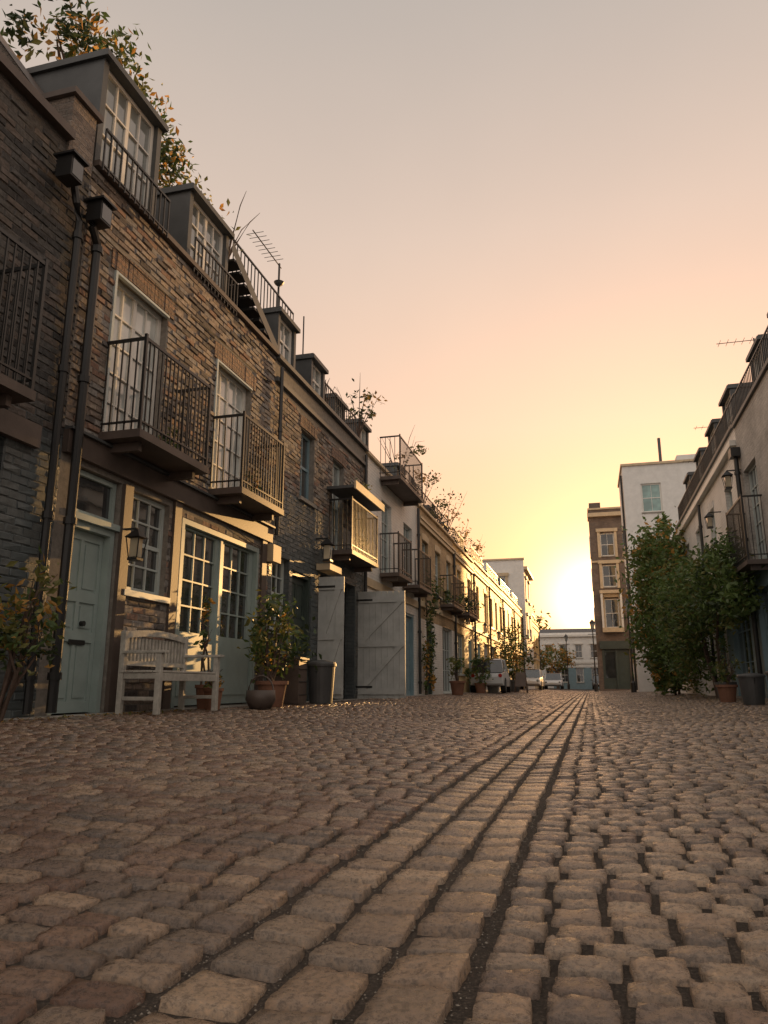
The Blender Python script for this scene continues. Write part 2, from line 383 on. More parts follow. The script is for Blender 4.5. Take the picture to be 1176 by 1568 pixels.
W1=(6.6,7.7,3.16,5.1);W2=(9.05,10.2,3.16,5.1);DR=(6.17,7.04,.14,2.68);WG=(7.22,8.05,1.5,2.66);FD=(8.36,10.72,.18,2.58)
OB=[W1,W2,DR,WG,FD]
h.wall(6.0,11.1,0,PZ,OB,MORT,dep=.22); h.shell(6.0,11.1,PZ,BR_NEAR)
OL=[(w[0]-.12,w[1]+.12,w[3]-.01,w[3]+.29) for w in (W1,W2)]
h.bricks(6.0,11.1,3.02,6.07,OB+OL,BF,(.003,.026),[4,4,4,2.5,2]); h.bricks(7.2,11.1,.16,2.73,OB,BF,(.003,.012),[1,4,3,3,1])
h.box('doorstep',6.1,7.12,.003,.32,.0,.16,SILL)
a,b,c,d,D=panel_door(h,6.2,7.02,.17,2.12,SAGE)
h.box('door',6.17,7.04,-.2,.02,2.122,2.19,SAGE)
h.window(6.2,7.02,2.19,2.67,1,1,rec=.06,fm=SAGE,sill=False,n='door')
h.P('door').tube([TL(a+.62*(b-a)+.0,D+.006,1.08),TL(a+.62*(b-a),D+.05,1.08)],.028,IRON,10)
h.box('door',a+.25,a+.5,D+.0062,D+.016,.86,.91,IRON)
h.box('door_post',7.045,7.2,.002,.05,.14,2.68,BROWNT)
h.window(*WG,3,4,fm=FRAME,rec=.07); 
n='french_doors'
y0,y1,z0,z1=FD
h.box(n,y0,y0+.07,-.14,.01,z0,z1,SAGE);h.box(n,y1-.07,y1,-.14,.01,z0,z1,SAGE);h.box(n,y0+.07,y1-.07,-.14,.009,z1-.07,z1,SAGE)
mid=(y0+y1)/2
for (a,b) in((y0+.075,mid-.003),(mid+.003,y1-.075)):
    h.box(n,a,b,-.11,-.06,z0+.02,1.10,SAGE); h.box(n,a+.12,b-.12,-.0602,-.045,z0+.14,1.0,SAGE)
    h.box(n,a,a+.1,-.11,-.0595,1.1,z1-.075,SAGE);h.box(n,b-.1,b,-.11,-.0595,1.1,z1-.075,SAGE)
    h.window(a+.1,b-.1,1.1,z1-.08,3,4,rec=.062,fm=SAGE,sill=False,sash=False,fw=.03,n=n)
h.box(n,mid-.03,mid+.03,-.0594,-.03,z0+.02,z1-.075,SAGE)
for w in(W1,W2):
    h.window(*w,4,5,fm=FRAMEW,gl=GLC,rec=.09,sash=False,sill=False,fw=.07); h.lintel(w[0]-.12,w[1]+.12,w[3])
    h.box('windows',w[0]-.04,w[0]-.001,-.02,.03,w[2],w[3],FRAME);h.box('windows',w[0],w[1],-.02,.03,w[3]-.03,w[3]-.001,FRAME)
h.balcony(6.55,8.0,3.12,4.2,.5,.085);h.balcony(9.0,10.42,3.12,4.2,.5,.085)
h.box('timber_band',6.0,11.1,.002,.07,2.74,2.98,BROWNT);h.box('timber_band',6.0,11.1,.002,.11,2.982,3.01,LEAD)
h.box('timber_posts',8.12,8.28,.002,.045,.15,2.738,BROWNT);h.box('timber_posts',10.78,10.95,.002,.045,.15,2.738,BROWNT)
coping(h,6.03,11.1,PZ-.02,BROWNT,.07,.08)
h.dormer(6.08,7.3,6.12,7.58,d=-.03,back=1.4,cols=4,rows=3); h.dormer(8.2,9.4,6.12,7.35,d=-.1,back=1.6,cols=4,rows=3)
h.mansard(6.0,11.1,5.95,6.75,-.4,-1.3)
h.pipe(6.08,.2,5.1,.12,.048); h.P('downpipe').tube([TL(6.08,.12,5.1),TL(5.92,.16,5.22),TL(5.92,.16,5.26)],.045,IRON,8)
h.lamp(7.1,1.98,.2,.95)
m=h.P('wall_cable')
for (ya,za,yb,zb,sg) in((6.2,5.35,11.0,5.5,.05),(8.1,3.05,11.05,2.6,.10),(6.15,2.9,6.15,5.3,0)):
    m.tube([TL(ya+(yb-ya)*t,.032,za+(zb-za)*t-sg*math.sin(math.pi*t)-.015*math.sin(9*t)*(sg>0)) for t in np.linspace(0,1,14)],.006,IRON,5)
h.rail(8.8,12.9,-.45,7.0,7.9,.14,n='roof_railing'); h.box('roof_railing',8.8,12.9,-.6,-.4,6.93,6.99,LEAD)
for y in(9.6,11,12.3): h.box('roof_railing',y,y+.06,-.5,-.44,6.1,6.93,IRON)
for i in range(9):
    t=i/8; h.box('roof_stair',9.5+1.6*t,9.78+1.6*t,-.4,-.05,7.0-.85*t,7.04-.85*t,IRON)
h.P('roof_stair').poly([TL(9.4,-.04,7.1),TL(11.3,-.04,6.15),TL(11.3,-.04,6.35),TL(9.4,-.04,7.3)],LEAD)
m=h.P('tv_aerial'); m.tube([TL(12.9,-.8,6.6),TL(12.9,-.8,9.1)],.022,IRON,6); m.tube([TL(11.6,-.8,9.05),TL(13.0,-.8,9.05)],.012,IRON,5)
for i in range(8): m.tube([TL(11.7+.14*i,-.98,9.05),TL(11.7+.14*i,-.62,9.05)],.007,IRON,4)
m.lathe((XL-.75,12.8,8.5),[(.02,0),(.08,.05),(.11,.10)],LEAD,12)
m.tube([TL(13.6,-.5,6.6),TL(13.6,-.5,8.2)],.016,IRON,5)
h.finish()
h=House('stable_door_house',TL)
o=[(12.38,13.1,3.86,5.2),(14.2,14.95,3.2,5.15),(11.25,12.0,1.35,2.6),(12.15,13.1,.15,2.45),(13.55,15.85,.12,2.62),(16.0,16.5,3.9,5.1)]
h.wall(11.1,16.6,0,PZ-.05,o,lambda y,z: BR_DPAINT if z<3.8 else MORT,dep=.22); h.shell(11.1,16.6,PZ-.05,BR_NEAR)
OL=[(w[0]-.1,w[1]+.1,w[3]-.01,w[3]+.27) for w in o[:2]]
h.bricks(11.1,16.6,3.81,5.6,o+OL,BF,(.003,.018),[3,4,2,3,2]);h.bricks(11.1,16.6,.19,3.78,o,BFP,(.003,.010))
h.window(*o[0],2,2,fm=BLUE,gl=GL);h.window(*o[1],2,4,fm=FRAME,gl=GLM);h.window(*o[2],3,4,fm=FRAME);h.window(*o[5],2,2,fm=FRAME)
panel_door(h,12.15,13.1,.16,2.45,DOORD)
for w in(o[0],o[1]): h.lintel(w[0]-.1,w[1]+.1,w[3],.22)
h.box('garage_interior',13.55,15.85,-1.2,-1.1,.12,2.62,GATE);h.box('garage_interior',13.55,14.3,-.2,-.1,.12,2.55,SAGE)
h.balcony(14.0,15.9,3.12,4.2,.5,.1)
h.box('shelf_canopy',13.8,15.95,.02,.62,4.36,4.42,LEAD);h.box('shelf_canopy',13.78,15.97,.621,.66,4.33,4.50,STUCCO)
h.box('shelf_canopy',13.3,14.0,.02,.30,2.62,2.74,STUCCO)
coping(h,11.1,16.6,PZ-.06,LEAD,.08,.09)
h.box('cornice',11.1,16.6,.002,.07,5.62,5.70,LEAD)
h.dormer(11.4,12.25,6.15,7.1,d=-.1,back=1.2,cols=2,rows=2,fm=FRAMEW,bars=False);h.dormer(13.1,13.9,6.15,6.95,d=-.1,back=1.2,cols=2,rows=2,bars=False);h.dormer(15.1,15.9,6.15,6.9,d=-.3,back=1.2,cols=2,rows=2,bars=False)
h.mansard(11.1,16.6,5.9,6.7); h.rail(14.1,16.6,-.25,6.2,6.95,.14)
h.pipe(11.2,2.9,5.9,.09,.035); h.pipe(16.45,.2,5.9,.07,.04)
h.lamp(13.3,3.0,.25,1.2)
h.P('alarm_box').box(TL,10.98,11.3,.02,.14,2.42,2.70,STUCCO)
h.finish()
def gate(name,X0,X1,Y,z0,z1):
    m=M([GATE]); T=TF(Y); n=max(3,int((X1-X0)/.13))
    for i in range(n):
        a=X0+(X1-X0)*i/n; b=X0+(X1-X0)*(i+1)/n
        m.box(T,a+.002,b-.002,-.03,0+U(0,.002),z0+U(0,.02),z1-U(0,.01),GATE)
    m.box(T,X0+.01,X1-.01,-.045,-.0305,z0+.05,z1-.05,GATE)
    H=z1-z0
    for z in (z0+.15,z0+H*.5,z1-.2): m.box(T,X0+.02,X1-.02,.0021,.03,z-.06,z+.06,GATE)
    for (za,zb) in((z0+.21,z0+H*.5-.06),(z0+H*.5+.06,z1-.26)):
        p=[T(X0+.05,.028,za),T(X0+.18,.028,za),T(X1-.05,.028,zb),T(X1-.18,.028,zb)]
        q=[T(X0+.05,.003,za),T(X0+.18,.003,za),T(X1-.05,.003,zb),T(X1-.18,.003,zb)]
        m.poly(p,GATE)
        for i in range(4): m.poly([p[i],p[(i+1)%4],q[(i+1)%4],q[i]],GATE)
    for z in (z0+.25,z1-.2): m.box(T,X0-.03,X0+.35,.0305,.038,z-.02,z+.02,IRON)
    m.build(name)
gate('stable_gate',-4.97,-3.88,16.0,.17,2.52)
gate('stable_gate',-4.97,-4.45,13.42,.2,2.5)
h=House('white_mews_house',TL)
o=[(18.1,19.1,3.3,5.2),(20.5,21.6,3.3,5.1),(17.0,18.2,.15,2.45),(18.7,20.0,1.2,2.5),(20.7,21.8,.15,2.5)]
h.wall(16.6,22.4,0,PZ-.1,o,BR_WHITE); h.shell(16.6,22.4,PZ-.1,BR_WHITE)
for w in o[:2]: h.window(*w,3,4,fm=FRAME,gl=GLM,sash=False)
panel_door(h,*o[2],SAGE); h.window(*o[3],4,3,fm=FRAMEW); panel_door(h,*o[4],BLUE)
h.balcony(17.9,19.3,3.22,4.25,.5,.11);h.balcony(20.3,21.9,3.22,4.25,.5,.11);h.balcony(17.9,20.6,5.75,6.85,.55,.12,n='roof_balcony')
coping(h,16.6,22.4,PZ-.1,STUCCO,.08,.08)
h.dormer(17.1,17.9,6.1,7.0,d=-.3,back=1.2,cols=2,rows=2,bars=False);h.dormer(20.9,21.9,6.1,6.95,d=-.3,back=1.2,cols=2,rows=2,bars=False)
h.mansard(16.6,22.4,5.8,6.7); h.rail(20.7,22.4,-.1,6.1,6.9,.13)
h.box('timber_band',16.6,22.4,.002,.05,2.75,2.95,STUCCO); h.pipe(22.2,.2,5.9,.07,.045)
h.finish()
def mews(name,T,y0,y1,H,mat,gm,frames,seed,balc=None,trim=STUCCO,dorm=True,gf=None):
    random.seed(seed); h=House(name,T); L=y1-y0; n=max(2,round(L/2.3)); o=[];g=[]
    for i in range(n):
        c=y0+L*(i+.5)/n; w=U(.42,.5)
        o.append((c-w,c+w,3.5,5.05))
    m=max(2,round(L/2.6))
    for i in range(m):
        c=y0+L*(i+.5)/m
        if (i+seed)%2: g.append((c-.5,c+.5,.15,2.45))
        else: g.append((c-.95,c+.95,.9 if R()<.5 else .2,2.5))
    h.wall(y0,y1,0,H,o+g,lambda y,z: gm if z<2.85 else mat); h.shell(y0,y1,H,mat)
    for w in o:
        h.window(*w,2,4,fm=frames,gl=random.choice([GL,GLM])); h.lintel(w[0]-.08,w[1]+.08,w[3],.2,trim)
    for w in g:
        if w[1]-w[0]<1.2: panel_door(h,w[0],w[1],w[2]+.02,w[3],random.choice([SAGE,BLUE,DOORD,FRAMEW]))
        else: h.window(*w,4,3,fm=frames,sash=False)
    h.box('string_course',y0,y1,.002,.06,2.86,3.04,trim)
    h.box('cornice',y0,y1,.002,.08,H-.55,H-.42,trim); h.box('cornice',y0,y1,.002,.12,H-.419,H-.34,trim)
    coping(h,y0,y1,H,trim,.08,.08)
    if dorm:
        k=max(2,round(L/3.2))
        for i in range(k):
            c=y0+L*(i+.5)/k; h.dormer(c-.45,c+.45,H+.08,H+U(.8,1.0),d=-.55,back=1.2,cols=2,rows=2,bars=False,fm=LEAD if seed%2 else FRAME,gl=GL)
    h.mansard(y0,y1,H-.2,H+.65); h.rail(y0+U(.1,1),y1-U(.1,2),-.12,H+.08,H+.8,.2)
    h.box('chimney_stack',y0-.0+.05,y0+.65,-3.2,-1.6,H,H+1.7,mat)
    for q in range(3): h.P('chimney_stack').lathe(T(y0+.35,-1.9-.45*q,H+1.7),[(.12,0),(.09,.35),(.11,.36),(.0,.36)],TERRA,10)
    h.pipe(y1-.15,.2,H-.5,.07,.05)
    if balc: h.balcony(balc[0],balc[1],3.25,4.3,.5,.12)
    h.lamp(y0+1.2,3.1,.35,1.3)
    h.finish()
mews('brick_terrace_house',TL,22.4,28.8,6.05,BR_TAN,BR_WHITE,FRAME,3,(25.9,28.2))
mews('yellow_brick_house',TL,28.8,34.0,6.0,BR_YEL,RENDER_GR,FRAME,4,(29.3,31.6))
mews('yellow_brick_house',TL,34.0,39.5,6.1,BR_YEL,BR_YEL,FRAMEW,5)
mews('yellow_brick_house',TL,39.5,46.0,6.15,BR_YEL,RENDER_GR,FRAME,6)
mews('cream_rendered_house',TL,46.0,53.0,6.2,RENDER_GR,RENDER_GR,FRAMEW,7)
mews('brick_terrace_house',TL,53.0,60.0,6.2,BR_YEL,BR_TAN,FRAME,8)
def block(name,T,x0,x1,H,mat,wins,depth,sidefn=None,roofmat=LEAD,trim=STUCCO,fm=None,gl=None,shop=None):
    h=House(name,T); ops=[w[:4] for w in wins]+([shop] if shop else [])
    h.wall(x0,x1,0,H,ops,mat); 
    m=h.P('body')
    for x in(x0,x1): m.poly([T(x,0,0),T(x,-depth,0),T(x,-depth,H),T(x,0,H)],mat)
    m.poly([T(x0,-depth,0),T(x1,-depth,0),T(x1,-depth,H),T(x0,-depth,H)],mat)
    m.poly([T(x0,0,H-.3),T(x1,0,H-.3),T(x1,-depth,H-.3),T(x0,-depth,H-.3)],roofmat)
    h.box('coping',x0-.08,x1+.08,-.3,.1,H+.001,H+.14,trim)
    h.box('coping',x0-.08,x0+.25,-depth-.1,-.301,H+.001,H+.14,trim)
    for w in wins:
        h.window(w[0],w[1],w[2],w[3],2,2,fm=fm or FRAMEW,gl=gl or GL,fw=.08)
        if len(w)>4:
            h.box('window_surround',w[0]-.2,w[0]-.001,.002,.09,w[2]-.1,w[3]+.1,trim);h.box('window_surround',w[1]+.001,w[1]+.2,.002,.09,w[2]-.1,w[3]+.1,trim)
            h.box('window_surround',w[0]-.28,w[1]+.28,.002,.16,w[3]+.101,w[3]+.36,trim)
    return h
h=block('pale_corner_building',TF(60.2),-9.5,-4.7,10.4,RENDER,[(-7.1,-6.2,7.2,9.0,1)],7)
T=lambda y,d,z:(-4.7+d,y,z); h.T=T
for z in(4.3,7.3):
    for y in(61.2,64.2): h.box('side_windows',y,y+.95,.002,.05,z,z+1.7,GL); h.box('side_windows',y-.1,y+1.05,.002,.14,z-.15,z-.001,STUCCO); h.box('side_windows',y-.1,y+1.05,.002,.14,z+1.701,z+1.9,STUCCO)
h.box('side_cornice',60.2,67.2,.002,.3,9.6,9.85,STUCCO)
h.finish()
mews('brick_terrace_house',TL,67.4,80.0,6.4,BR_YEL,RENDER_GR,FRAMEW,9)
GT=glassm('window_glass_teal',(.25,.42,.40))
h=block('tall_white_building',TF(43.7),2.5,9.5,12.9,RENDER,[(3.45,4.55,10.1,11.8),(3.5,4.5,6.6,8.4),(6.2,7.3,10.1,11.8)],4.8,fm=FRAMEW,gl=GT)
h.box('roof_cap',5.6,9.5,-4,-.5,13.05,13.5,RENDER); h.P('flue').tube([(4.9,46,12.6),(4.9,46,15.2)],.09,LEAD,8)
T=lambda y,d,z:(2.5-d,y,z); h.T=T
for z in(2.0,5.2,8.4): 
    for y in(44.6,46.8): h.box('side_windows',y,y+.9,.002,.05,z,z+1.6,GL); h.box('side_windows',y-.1,y+1.0,.002,.12,z-.15,z-.001,STUCCO)
h.P('downpipe').tube([(2.42,44.2,.2),(2.42,44.2,12.5)],.06,IRON,8)
h.finish()
h=block('victorian_brick_building',TF(59),.62,3.2,13.9,BR_FAR,[(1.35,2.4,10.2,12.0,1),(1.35,2.4,7.8,9.5,1),(1.35,2.4,4.7,6.9,1)],4.2,shop=(.95,2.9,.2,3.1))
h.box('shopfront',.95,2.9,-.2,-.12,.2,3.1,DOORD); h.box('shopfront',.8,3.05,.002,.25,3.12,3.7,DOORD);h.box('shopfront',.95,1.1,-.119,.03,.2,3.1,DOORD);h.box('shopfront',1.9,2.05,-.119,.03,.2,3.1,DOORD)
h.box('shopfront',1.15,1.85,-.118,-.08,1.0,2.9,GL)
h.box('bay_window',1.1,2.65,.17,.5,4.35,4.68,STUCCO);h.box('bay_window',1.05,2.7,.17,.55,7.27,7.5,STUCCO)
for x in(1.1,2.5): h.box('bay_window',x,x+.15,.17,.48,4.681,7.269,FRAMEW)
h.box('cornice',.5,3.3,.002,.35,13.3,13.6,STUCCO); h.box('cornice',.62,3.2,.002,.08,9.7,9.85,STUCCO)
h.box('chimney_stack',.7,1.6,-3.8,-2.2,14.0,15.0,BR_FAR)
T=lambda y,d,z:(.62-d,y,z); h.T=T
for z in(4.7,7.8,10.4):
    for y in(60.5,): h.box('side_windows',y,y+1,.002,.06,z,z+1.7,FRAMEW); h.box('side_windows',y+.1,y+.9,.061,.07,z+.1,z+1.6,GL)
h.finish()
# ================================================================== RIGHT ROW
h=House('right_brick_house',TR)
o=[(15.9,17.1,2.95,5.0),(12.2,13.3,2.95,5.0),(15.4,17.2,.2,2.4),(12,13,.15,2.4)]
h.wall(2,17.5,0,6.15,o,lambda y,z: BR_PALE if z>2.7 else BLUE); h.shell(2,17.5,6.15,BR_PALE)
for w in o[:2]: h.window(*w,4,5,fm=FRAME,sash=False)
h.window(*o[2],4,3,fm=BLUE,sash=False); panel_door(h,*o[3],BLUE)
h.balcony(15.7,17.4,2.85,4.15,.38,.1); coping(h,2,17.5,6.15,LEAD); h.mansard(2,17.5,6.0,7.3,-.3,-1.2)
h.rail(10,17.5,-.1,6.2,7.0,.13); h.pipe(17.3,.2,5.4,.08,.05); h.P('downpipe').box(TR,17.15,17.45,.003,.20,5.4,5.6,IRON)
h.lamp(17.3,4.9,.3,1.1)
for y in(13.5,15.6): h.dormer(y,y+1.1,6.2,7.4,d=-.3,back=1.2,cols=2,rows=2,bars=False)
h.finish()
h=House('white_brick_house',TR)
o=[(18.6,19.4,3.5,5.15),(21.2,22.0,3.5,5.15),(24.0,24.8,3.5,5.15),(26.6,27.4,3.5,5.15),(18.2,20.4,.2,2.5),(21.6,22.6,.15,2.4),(24,26,1.0,2.4)]
h.wall(17.5,29.5,0,6.2,o,lambda y,z: BR_WHITE if z>2.75 else (BLUE if y<21 else BR_WHITE)); h.shell(17.5,29.5,6.2,BR_WHITE)
for w in o[:4]: h.window(*w,2,4,fm=FRAME,gl=GLM); h.lintel(w[0]-.05,w[1]+.05,w[3],.18,BR_WHITE)
h.window(*o[4],4,3,fm=BLUE,sash=False); panel_door(h,*o[5],TEAL); h.window(*o[6],4,3)
h.box('cornice',17.5,29.5,.002,.14,5.75,5.88,FRAMEW); coping(h,17.5,29.5,6.2,LEAD); h.mansard(17.5,29.5,6.1,7.6,-.3,-1.1)
for y in(18.5,21,23.6,26.4): h.dormer(y,y+1.2,6.25,7.5,d=-.2,back=1.2,cols=2,rows=2,bars=False)
h.rail(17.6,29.4,-.1,6.28,7.05,.14); h.rail(18,24,-1.2,7.6,8.4,.14,n='terrace_railing')
m=h.P('tv_aerial')
for (y,z) in((19.5,9.2),(24.5,8.6),(28,8.5)):
    m.tube([TR(y,-1.1,7),TR(y,-1.1,z)],.02,IRON,6); m.tube([TR(y,-1.7,z-.05),TR(y,-.2,z-.05)],.01,IRON,5)
    for i in range(8): m.tube([TR(y-.2,-1.6+.19*i,z-.05),TR(y+.2,-1.6+.19*i,z-.05)],.006,IRON,4)
h.lamp(20.2,4.6,.3,1.1); h.pipe(23.2,.2,5.7); h.box('chimney_stack',22.5,23.4,-3.5,-1.8,6.2,9.0,BR_WHITE)
h.finish()
mews('white_brick_house',TR,29.5,43.6,5.6,BR_WHITE,BR_WHITE,FRAMEW,12,dorm=False)
# ================================================================== FAR END
random.seed(5)
h=House('white_terrace_house',TF(92))
wins=[]
for i in range(6):
    x=-8.6+i*1.75; wins+= [(x,x+.85,3.6,5.2),(x,x+.85,.8,2.5)]
h.wall(-9.5,1.8,0,6.6,wins,lambda x,z: RENDER if (z>3 or x<-4 ) else BLUE); h.shell(-9.5,1.8,6.6,RENDER)
for w in wins: h.window(*w,2,2,gl=GL,fw=.08); h.box('window_surround',w[0]-.15,w[1]+.15,.002,.12,w[3]+.01,w[3]+.2,FRAMEW)
h.box('cornice',-9.5,1.8,.002,.3,6.1,6.35,FRAMEW);h.box('string_course',-9.5,1.8,.002,.12,2.95,3.2,FRAMEW); h.mansard(-9.5,1.8,6.5,7.2,-.4,-2)
h.finish()
h=House('brick_terrace_house',TF(118)); 
h.wall(-14,8,0,7,[(-11+3*i,-10+3*i,4.5,6.2) for i in range(6)],BR_FAR); h.shell(-14,8,7,BR_FAR)
for i in range(6): h.window(-11+3*i,-10+3*i,4.5,6.2,2,2)
h.mansard(-14,8,6.9,8.2,-.4,-2); h.finish()
h=House('brick_terrace_house',lambda y,d,z:(4.6-d,y,z)); h.wall(68.2,92,0,7,[(70+3*i,71+3*i,4,5.8) for i in range(7)],BR_FAR); h.shell(68.2,92,7,BR_FAR)
for i in range(7): h.window(70+3*i,71+3*i,4,5.8,2,2)
h.finish()
# ================================================================== GROUND + SETTS
xs=[-400,-60,-12]+list(np.arange(-5.2,3.9,.12))+[12,60,400]
ys=[-60,-5]+list(np.arange(0,20,.5))+list(np.arange(20,120,5))+[200,400,1500]
V=[];F=[]
for y in ys:
    for x in xs: V.append((x,y,(gz(x) if -5.3<x<4 else .15)-.006))
nx=len(xs)
for j in range(len(ys)-1):
    for i in range(nx-1): F.append((j*nx+i,j*nx+i+1,(j+1)*nx+i+1,(j+1)*nx+i))
me=bpy.data.meshes.new('ground'); me.from_pydata(V,[],F)
m,nt,b=newmat('mortar_grit'); g=N(nt,'ShaderNodeNewGeometry').outputs['Position']
n1=noise(nt,g,160,4,.7); n2=noise(nt,g,2.0,4)
r=ramp(nt,n1.outputs[0],[(.36,(.036,.028,.022)),(.56,(.085,.066,.052)),(.74,(.28,.23,.185))]); r2=ramp(nt,n2.outputs[0],[(.3,(.6,.58,.52)),(.7,(1.1,1.05,1))])
nt.links.new(mix(nt,1.0,r.outputs[0],r2.outputs[0],'MULTIPLY'),b.inputs['Base Color']); b.inputs['Roughness'].default_value=.9; bump(nt,b,n1.outputs[0],1,.012)
me.materials.append(m); o=bpy.data.objects.new('ground',me); scene.collection.objects.link(o)
for p in me.polygons: p.use_smooth=True
stones=[]  # cx,cy,hw,hl,rot,rnd,kind
def gzv(x):
    d=np.abs(x-XD); return np.where(d<.24,-.010*(1-(d/.24)**2),.15*np.minimum(1,np.maximum(0,(d-.24))/3.9)**1.15)
random.seed(17)
for side in(-1,1):
    y=.30+U(0,.05); ph=U(0,6)
    while y<66:
        L=U(.078,.094) if side>0 else U(.082,.10)
        x=XD+side*(.222+U(0,.010)); end=XL+.2 if side<0 else XR-.02
        while (x>end if side<0 else x<end):
            w=U(.095,.15) if side<0 else U(.082,.125)
            w=min(w,abs(end-x)+.02)
            cx=x+side*w/2
            cyo=.022*math.sin(cx*1.3+y*.35+ph)+.010*math.sin(cx*3.1+y*.8)
            if side<0: cyo+=.04*(XD-cx)
            rn=R()*.72 if side<0 else .25+.75*R()
            stones.append((cx,y+L/2+cyo+random.gauss(0,.0025),w/2-U(.005,.0095),L/2-U(.0055,.010),random.gauss(0,.025),rn,side))
            x+=side*w
        y+=L
for k,(xc,w) in enumerate(((-.144,.132),(0,.134),(.144,.130))):
    y=.25+U(0,.1)
    while y<66:
        L=U(.12,.18)
        stones.append((XD+xc+U(-.003,.003),y+L/2,w/2-U(.001,.007),L/2-U(.006,.012),U(-.03,.03),.5+.5*R(),0)); y+=L
S=np.array(stones)
def gen(S,coords,pull,fine=0):
    n=len(coords); uu,vv=np.meshgrid(coords,coords); uu=uu.ravel(); vv=vv.ravel()
    au,av=np.abs(uu),np.abs(vv); mx=np.maximum(au,av)
    K=len(S); cu=np.where((au>=pull)&(av>=pull),.96,1.0)
    cj=rng.normal(0,.045,(K,4,2)); fu=(uu+1)/2; fv=(vv+1)/2
    W=np.stack([(1-fu)*(1-fv),fu*(1-fv),(1-fu)*fv,fu*fv],0)
    jx=cj[:,:,0]@W; jy=cj[:,:,1]@W
    jx=jx+rng.normal(0,.016,(K,n*n)); jy=jy+rng.normal(0,.022,(K,n*n))
    lx=(uu*cu+jx)*S[:,2:3]; ly=(vv*cu+jy)*S[:,3:4]
    c,s=np.cos(S[:,4:5]),np.sin(S[:,4:5])
    X=S[:,0:1]+lx*c-ly*s; Y=S[:,1:2]+lx*s+ly*c
    top=np.where(mx>=.99,-.020,np.where(mx>=pull,.0075,.0110-.0015*(uu**2+vv**2)))
    hz=rng.normal(0,.0020,(K,1))+rng.normal(0,.0018,(K,1))*uu+rng.normal(0,.0026,(K,1))*vv+rng.normal(0,.0008+fine,(K,n*n))
    top=top+np.where(mx>=.99,0,1)*hz
    Z=gzv(X)+top
    P=np.stack([X,Y,Z],-1).reshape(-1,3)
    q=[]
    for j in range(n-1):
        for i in range(n-1): q.append((j*n+i,j*n+i+1,(j+1)*n+i+1,(j+1)*n+i))
    q=np.array(q); Fq=(q[None]+ (np.arange(K)*n*n)[:,None,None]).reshape(-1,4)
    return P,Fq,np.repeat(S[:,5],n*n)
sel=[S[S[:,1]<3.2],S[(S[:,1]>=3.2)&(S[:,1]<9)],S[S[:,1]>=9]]
G=[gen(sel[0],np.array([-1,-.93,-.6,-.3,0,.3,.6,.93,1.]),.92,.0007),gen(sel[1],np.array([-1,-.90,-.3,.3,.90,1.]),.89),gen(sel[2],np.array([-1,-.84,.84,1.]),.83)]
off=0;Ps=[];Fs=[];As=[]
for p,f,a in G: Ps.append(p);Fs.append(f+off);As.append(a);off+=len(p)
P=np.concatenate(Ps);F=np.concatenate(Fs);A=np.concatenate(As)
me=bpy.data.meshes.new('cobblestone_road'); me.vertices.add(len(P)); me.vertices.foreach_set('co',P.ravel())
me.loops.add(F.size); me.loops.foreach_set('vertex_index',F.ravel().astype(np.int32))
me.polygons.add(len(F)); me.polygons.foreach_set('loop_start',np.arange(0,F.size,4,dtype=np.int32)); me.polygons.foreach_set('loop_total',np.full(len(F),4,dtype=np.int32))
me.polygons.foreach_set('use_smooth',np.ones(len(F),dtype=bool)); me.update(calc_edges=True)
at=me.attributes.new('rnd','FLOAT','POINT'); at.data.foreach_set('value',A.astype(np.float32))
m,nt,b=newmat('granite_setts'); g=N(nt,'ShaderNodeNewGeometry').outputs['Position']
an=N(nt,'ShaderNodeAttribute',attribute_name='rnd')
r=ramp(nt,an.outputs['Fac'],[(0,(.125,.072,.050)),(.2,(.19,.125,.092)),(.4,(.125,.10,.085)),(.62,(.28,.205,.148)),(.8,(.175,.142,.118)),(1,(.34,.26,.19))])
n1=noise(nt,g,75,6,.78); r1=ramp(nt,n1.outputs[0],[(.34,(.36,.34,.32)),(.48,(.98,.98,.98)),(.68,(1.75,1.62,1.45))])
n2=noise(nt,g,.7,4,.6); r2=ramp(nt,n2.outputs[0],[(.3,(.68,.62,.58)),(.65,(1.15,1.09,1))])
n3=noise(nt,g,260,3,.7); 
c=mix(nt,1.0,r.outputs[0],r1.outputs[0],'MULTIPLY'); c=mix(nt,1.0,c,r2.outputs[0],'MULTIPLY')
nt.links.new(c,b.inputs['Base Color']); b.inputs['Specular IOR Level'].default_value=.9
rr=N(nt,'ShaderNodeMapRange'); nt.links.new(n1.outputs[0],rr.inputs[0]); rr.inputs[1].default_value=.3; rr.inputs[2].default_value=.7; rr.inputs[3].default_value=.18; rr.inputs[4].default_value=.40
nt.links.new(rr.outputs[0],b.inputs['Roughness'])
p=bump(nt,b,n1.outputs[0],.7,.007); bump(nt,b,n3.outputs[0],.35,.0025,p)
me.materials.append(m); o=bpy.data.objects.new('cobblestone_road',me); scene.collection.objects.link(o)
random.seed(3); m=M([]); GRIT=paint('grit_stone',(.30,.26,.21),.8,.5,.3,sc=60)
for _ in range(3200):
    y=.8+3.8*R()**1.6; x=U(-2.2,1.8) if R()<.6 else XD+random.choice((-.22,-.071,.071,.215))+random.gauss(0,.012); s=U(.0010,.0030); z=gz(x)-.002
    k=m.mi(GRIT); bI=len(m.v)
    for d in((1,0,0),(0,1,0),(-1,0,0),(0,-1,0),(0,0,1),(0,0,-1)): m.v.append((x+d[0]*s*U(.6,1.3),y+d[1]*s*U(.6,1.3),z+d[2]*s*U(.6,1)))
    for f in((0,1,4),(1,2,4),(2,3,4),(3,0,4)): m.f.append(tuple(bI+i for i in f)); m.m.append(k)
m.build('gravel')
m=M([]); 
random.seed(8)
y=3.0
